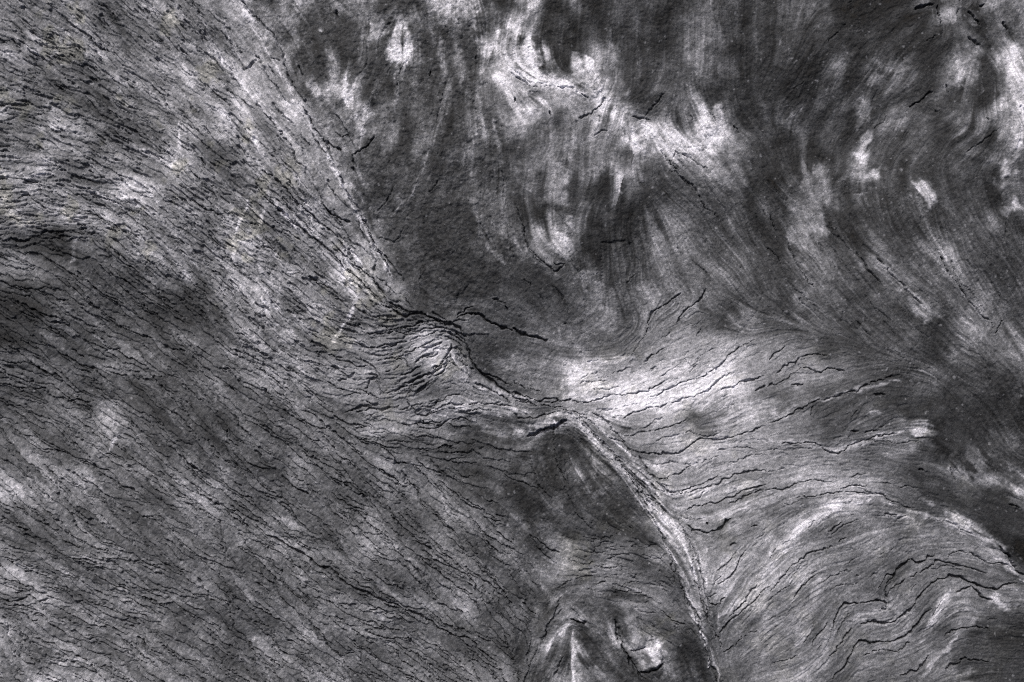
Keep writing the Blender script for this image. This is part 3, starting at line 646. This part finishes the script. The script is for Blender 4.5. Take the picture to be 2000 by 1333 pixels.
# sharpen the survey a little, the spline smooths it again
T0 = T.copy()
for _ in range(12):                                   # spline knots that give the surveyed values back
    P = np.pad(T, 1, mode="edge")
    Q = (P[:-2] + 4 * P[1:-1] + P[2:]) / 6
    Q = (Q[:, :-2] + 4 * Q[:, 1:-1] + Q[:, 2:]) / 6
    T = T + 0.8 * (T0 - Q)
pull = (13 * plate_n + 9 * broad_n + 3 * fibre_n) * np.clip(1.0 - 0.8 * np.clip(slit_w + flake_w, 0, 1), 0.2, 1)            # tone boundaries feathered along the foliation
TX, TY = X + 10 * noise(34) + 5 * noise(15) + pull * DX, Y + 10 * noise(34) + 5 * noise(15) + pull * DY
def sample_tone(px, py):
    u = np.clip((px - 25) / 50, -0.49, T.shape[1] - 0.51); v = np.clip((py - 25) / 50, -0.49, T.shape[0] - 0.51)
    bu, bv = np.floor(u).astype(int), np.floor(v).astype(int)
    o = 0
    for j in range(-1, 3):
        wy = bspline(v - (bv + j)); rr = np.clip(bv + j, 0, T.shape[0] - 1)
        for i in range(-1, 3):
            o = o + T[rr, np.clip(bu + i, 0, T.shape[1] - 1)] * (wy * bspline(u - (bu + i)))
    return o.astype(np.float32)
tone = sample_tone(TX, TY)
edge_n = 0.34 * noise(16) + 0.20 * noise(7) + 0.30 * plate_n + 0.18 * fibre_n + 0.12 * noise(3)
patch_id = np.full(X.shape, -1, np.int16)
patches = []
for q in PATCH.replace("\n", ";").split(";"):
    if not q.strip(): continue
    x, y, a, b, r, v = map(float, q.split())
    R = max(a, b) * 2.0 + 12
    c0, c1 = np.searchsorted(xs, [x - R, x + R]); r0, r1 = np.searchsorted(ys, [y - R, y + R])
    sl = (slice(r0, r1), slice(c0, c1))
    th = math.radians(r) * (1 if a >= b else 1)
    dx, dy = X[sl] - x + 0.6 * pull[sl] * DX[sl], Y[sl] - y + 0.6 * pull[sl] * DY[sl]
    u = (dx * math.cos(th) + dy * math.sin(th)) / a; w_ = (-dx * math.sin(th) + dy * math.cos(th)) / b
    rad = np.sqrt(u*u + w_*w_) + edge_n[sl] * 1.05
    m = smooth(1.75, 0.25, rad)
    rad0 = np.sqrt(u*u + w_*w_)
    tone[sl] = tone[sl] * (1 - m) + v * m
    if v >= 165:
        patch_id[sl] = np.where((rad0 < 0.85) & (patch_id[sl] < 0), len(patches), patch_id[sl]); patches.append((x, y, v))
        H[sl] += 2.0 * m
for q in BANDS.strip().splitlines():
    head, pts = q.split(";")
    v, hw, up = map(float, head.split())
    p = [[float(t) for t in s.split(",")] for s in pts.split()]
    def put(sl, d, t, v=v, hw=hw, up=up):
        taper = np.clip(np.minimum(t, 1 - t) * 5 + 0.3, 0, 1)
        m = smooth(1.8, 0.1, d / (hw * taper) + 0.45 * edge_n[sl]) * np.clip(0.72 + 0.25 * gap[sl] + 0.34 * fibre_n[sl], 0.1, 1)
        tone[sl] = np.where(tone[sl] < v + 12, tone[sl] * (1 - m) + (v + 12) * m, tone[sl])
        band_up[sl] = np.maximum(band_up[sl], up * m)
    band_up = np.zeros(X.shape, np.float32) if 'band_up' not in globals() else band_up
    seg_field(p, hw * 2.2, put)
H += band_up

flake_id = np.full(X.shape, -1, np.int16)
flakes = []
for q in FLAKES.strip().splitlines():
    head, pts = q.split(";")
    o, up, f = head.split(); ox, oy = map(float, o.split(","))
    poly = np.array([[float(t) for t in s.split(",")] for s in pts.split()]) / 4 + (ox, oy)
    m = inside(poly, JX, JY)
    flake_id[m] = len(flakes); flakes.append(poly.mean(0))
    ms = blur(m.astype(np.float32), 2.0)
    H += float(up) * ms; tone *= 1 + (float(f) - 1) * ms * 0.8

# mottling, drawn out along the foliation, and mineral grains
mot = 0.6 * noise(24) + 0.45 * noise(9) + 0.55 * lens_n + 0.35 * broad_n + 0.55 * plate_n + 0.35 * fibre_n
tone *= np.exp(mottle_w * 0.085 * mot)
tone *= np.exp(slit_w * (0.06 * slit_l + 0.035 * plate_n + 0.03 * broad_n + 0.03 * lens_n) + flake_w * (0.03 * plate_n + 0.03 * lens_n) + 0.07 * scale_tone * np.clip(flake_w + slit_w, 0, 1)
               + np.clip(fibre_w, 0, 1.3) * (0.07 * fibre_n + 0.045 * line_n + 0.04 * broad_n))
tone *= np.exp((0.085 * noise(1.5) + 0.07 * noise(3.0)) * np.clip(0.5 + 0.5 * grain_w, 0, 1.3))
fleck = smooth(2.3, 3.0, noise(3.0) + 0.4 * fine)
tone += fleck * 60 * np.clip(1.2 - tone / 150, 0, 1)
tone = np.clip(tone, 20, 226)
ALBEDO = 0.85
A = lin(tone) * ALBEDO
pale = np.clip((tone - 60) / 130, 0, 1)[..., None]
tint = np.array([0.90, 0.97, 1.11], np.float32) * (1 - pale) + np.array([0.945, 0.97, 1.105], np.float32) * pale
ochre = (smooth(0.9, 2.0, noise(30) + 0.5 * noise(8)) * np.clip(slit_w + 0.4 * hair_w, 0, 1))[..., None]
tint = tint * (1 - ochre * np.array([0.0, 0.01, 0.12], np.float32))
RGB = np.clip(A[..., None] * tint, 0.008, 0.85).astype(np.float32)

# ------------------------------------------------------------------ stone material
def stone_material():
    m = bpy.data.materials.new("foliated_stone")
    m.use_nodes = True
    nt = m.node_tree; n, l = nt.nodes, nt.links
    n.clear()
    out = n.new("ShaderNodeOutputMaterial"); bs = n.new("ShaderNodeBsdfPrincipled")
    l.new(bs.outputs["BSDF"], out.inputs["Surface"])
    at = n.new("ShaderNodeAttribute"); at.attribute_name = "mineral"
    tc = n.new("ShaderNodeTexCoord")
    g = n.new("ShaderNodeTexNoise"); g.inputs["Scale"].default_value = 420.0; g.inputs["Detail"].default_value = 3.0; g.inputs["Roughness"].default_value = 0.65
    l.new(tc.outputs["Object"], g.inputs["Vector"])
    mr = n.new("ShaderNodeMapRange")
    mr.inputs["From Min"].default_value = 0.25; mr.inputs["From Max"].default_value = 0.75
    mr.inputs["To Min"].default_value = 0.58; mr.inputs["To Max"].default_value = 1.42
    l.new(g.outputs["Fac"], mr.inputs["Value"])
    mul = n.new("ShaderNodeVectorMath"); mul.operation = 'SCALE'
    l.new(at.outputs["Color"], mul.inputs[0]); l.new(mr.outputs["Result"], mul.inputs["Scale"])
    l.new(mul.outputs["Vector"], bs.inputs["Base Color"])
    g2 = n.new("ShaderNodeTexNoise"); g2.inputs["Scale"].default_value = 260.0; g2.inputs["Detail"].default_value = 5.0; g2.inputs["Roughness"].default_value = 0.75
    l.new(tc.outputs["Object"], g2.inputs["Vector"])
    bp = n.new("ShaderNodeBump"); bp.inputs["Strength"].default_value = 0.9; bp.inputs["Distance"].default_value = 0.0018
    l.new(g2.outputs["Fac"], bp.inputs["Height"]); l.new(bp.outputs["Normal"], bs.inputs["Normal"])
    bs.inputs["Roughness"].default_value = 0.62
    bs.inputs["Specular IOR Level"].default_value = 0.12
    return m
STONE = stone_material()

# ------------------------------------------------------------------ meshes: every layer, quartz patch and flake is a mesh of its own
def keep(coords, lo, hi):
    k = np.arange(len(coords)); ins = (coords > lo - 30) & (coords < hi + 30)
    s = ins | (k % 8 == 0); s[0] = s[-1] = True
    return np.nonzero(s)[0]
KX, KY = keep(xs, 0, 2000), keep(ys, 0, 1333)
sub = np.ix_(KY, KX)
hx, hy, hz = (X[sub] - 1000) / 1000, (666.5 - Y[sub]) / 1000, H[sub] / 1000
co = np.stack([hx, hy, hz], -1).reshape(-1, 3).astype(np.float32)
col = np.concatenate([RGB[sub].reshape(-1, 3), np.ones((co.shape[0], 1), np.float32)], 1)
ny, nx = len(KY), len(KX)
idx = np.arange(ny * nx).reshape(ny, nx)
quads = np.stack([idx[1:, :-1], idx[1:, 1:], idx[:-1, 1:], idx[:-1, :-1]], -1).reshape(-1, 4)
q_reg = region[sub][:-1, :-1].ravel(); q_pat = patch_id[sub][:-1, :-1].ravel(); q_fl = flake_id[sub][:-1, :-1].ravel()

def mesh_from(name, faces, parent):
    used, inv = np.unique(faces.ravel(), return_inverse=True)
    me = bpy.data.meshes.new(name)
    nv, nf = len(used), len(faces)
    me.vertices.add(nv); me.vertices.foreach_set("co", co[used].ravel())
    me.loops.add(nf * 4); me.loops.foreach_set("vertex_index", inv.astype(np.int32).ravel())
    me.polygons.add(nf); me.polygons.foreach_set("loop_start", np.arange(0, nf * 4, 4, dtype=np.int32))
    me.polygons.foreach_set("use_smooth", np.ones(nf, bool))
    at = me.color_attributes.new("mineral", 'FLOAT_COLOR', 'POINT')
    at.data.foreach_set("color", col[used].ravel())
    me.update(calc_edges=True)
    me.materials.append(STONE)
    o = bpy.data.objects.new(name, me)
    scene.collection.objects.link(o)
    o.parent = parent
    return o

# the body of the slab: edges and underside down to its bed
BED = -0.26
def slab_body():
    ring = np.concatenate([idx[0, :], idx[1:, -1], idx[-1, -2::-1], idx[-2:0:-1, 0]])[::4]
    top = co[ring]; n = len(ring)
    low = top.copy(); mid = top.copy()
    r2 = np.random.default_rng(3)
    out = top[:, :2] / np.linalg.norm(top[:, :2], axis=1)[:, None]
    j = np.convolve(np.r_[(q := r2.standard_normal(n)), q[:8]], np.ones(9) / 3, "valid")
    mid[:, :2] += out * (0.015 + 0.010 * j[:, None]); mid[:, 2] = -0.11
    low[:, :2] += out * (0.030 + 0.012 * np.roll(j, 5)[:, None]); low[:, 2] = BED
    v = np.vstack([top, mid, low, [[0, 0, BED]]])
    f = []
    for i in range(n):
        k = (i + 1) % n
        f.append((i, k, n + k, n + i)); f.append((n + i, n + k, 2*n + k, 2*n + i)); f.append((2*n + i, 2*n + k, 3*n))
    me = bpy.data.meshes.new("slab_body"); me.from_pydata(v.tolist(), [], f); me.update()
    at = me.color_attributes.new("mineral", 'FLOAT_COLOR', 'POINT')
    at.data.foreach_set("color", np.tile(np.array([0.12, 0.12, 0.125, 1], np.float32), len(v)))
    me.materials.append(STONE)
    o = bpy.data.objects.new("slab_body", me); scene.collection.objects.link(o)
    return o

rock = bpy.data.objects.new("rock_slab", None)
rock.empty_display_size = 0.2
scene.collection.objects.link(rock)
rock["label"] = "grey foliated rock slab with white quartz blotches, filling the whole picture"
rock["category"] = "rock"
rock["kind"] = "thing"
rock.location = (0, 0, 0)
body = slab_body(); body.parent = rock

def largest(mask):
    """the biggest connected piece of a face mask"""
    g = mask.reshape(ny - 1, nx - 1); r, c = np.nonzero(g)
    r0, c0 = r.min(), c.min(); w = np.pad(g[r0:r.max() + 1, c0:c.max() + 1], 1)
    lab = np.where(w, np.arange(1, w.size + 1).reshape(w.shape), 0)
    while True:
        n = lab.copy()
        n[1:-1, 1:-1] = np.maximum.reduce([lab[1:-1, 1:-1], lab[:-2, 1:-1], lab[2:, 1:-1], lab[1:-1, :-2], lab[1:-1, 2:]])
        n = np.where(w, n, 0)
        if (n == lab).all(): break
        lab = n
    ids, cnt = np.unique(lab[lab > 0], return_counts=True)
    keep_ = lab == ids[cnt.argmax()]
    out = np.zeros_like(g); out[r0:r.max() + 1, c0:c.max() + 1] = keep_[1:-1, 1:-1]
    return out.ravel()
pieces = []
for name, ids, count in (("flake", q_fl, len(flakes)), ("quartz_patch", np.where(q_fl < 0, q_pat, -1), len(patches))):
    for k in range(count):
        m = ids == k
        if m.sum() > 40:
            pieces.append((name, largest(m)))
taken = np.zeros(len(quads), bool)
for _, m in pieces:
    taken |= m
parts = []
for i, (nm, lev, lab, poly) in enumerate(LAYERS):
    o = mesh_from(nm, quads[(q_reg == i) & ~taken], rock)
    o["label"] = lab
    parts.append(o)
def home(mask):
    return parts[int(np.bincount(q_reg[mask], minlength=len(parts)).argmax())]
for name, m in pieces:
    mesh_from(name, quads[m], home(m))
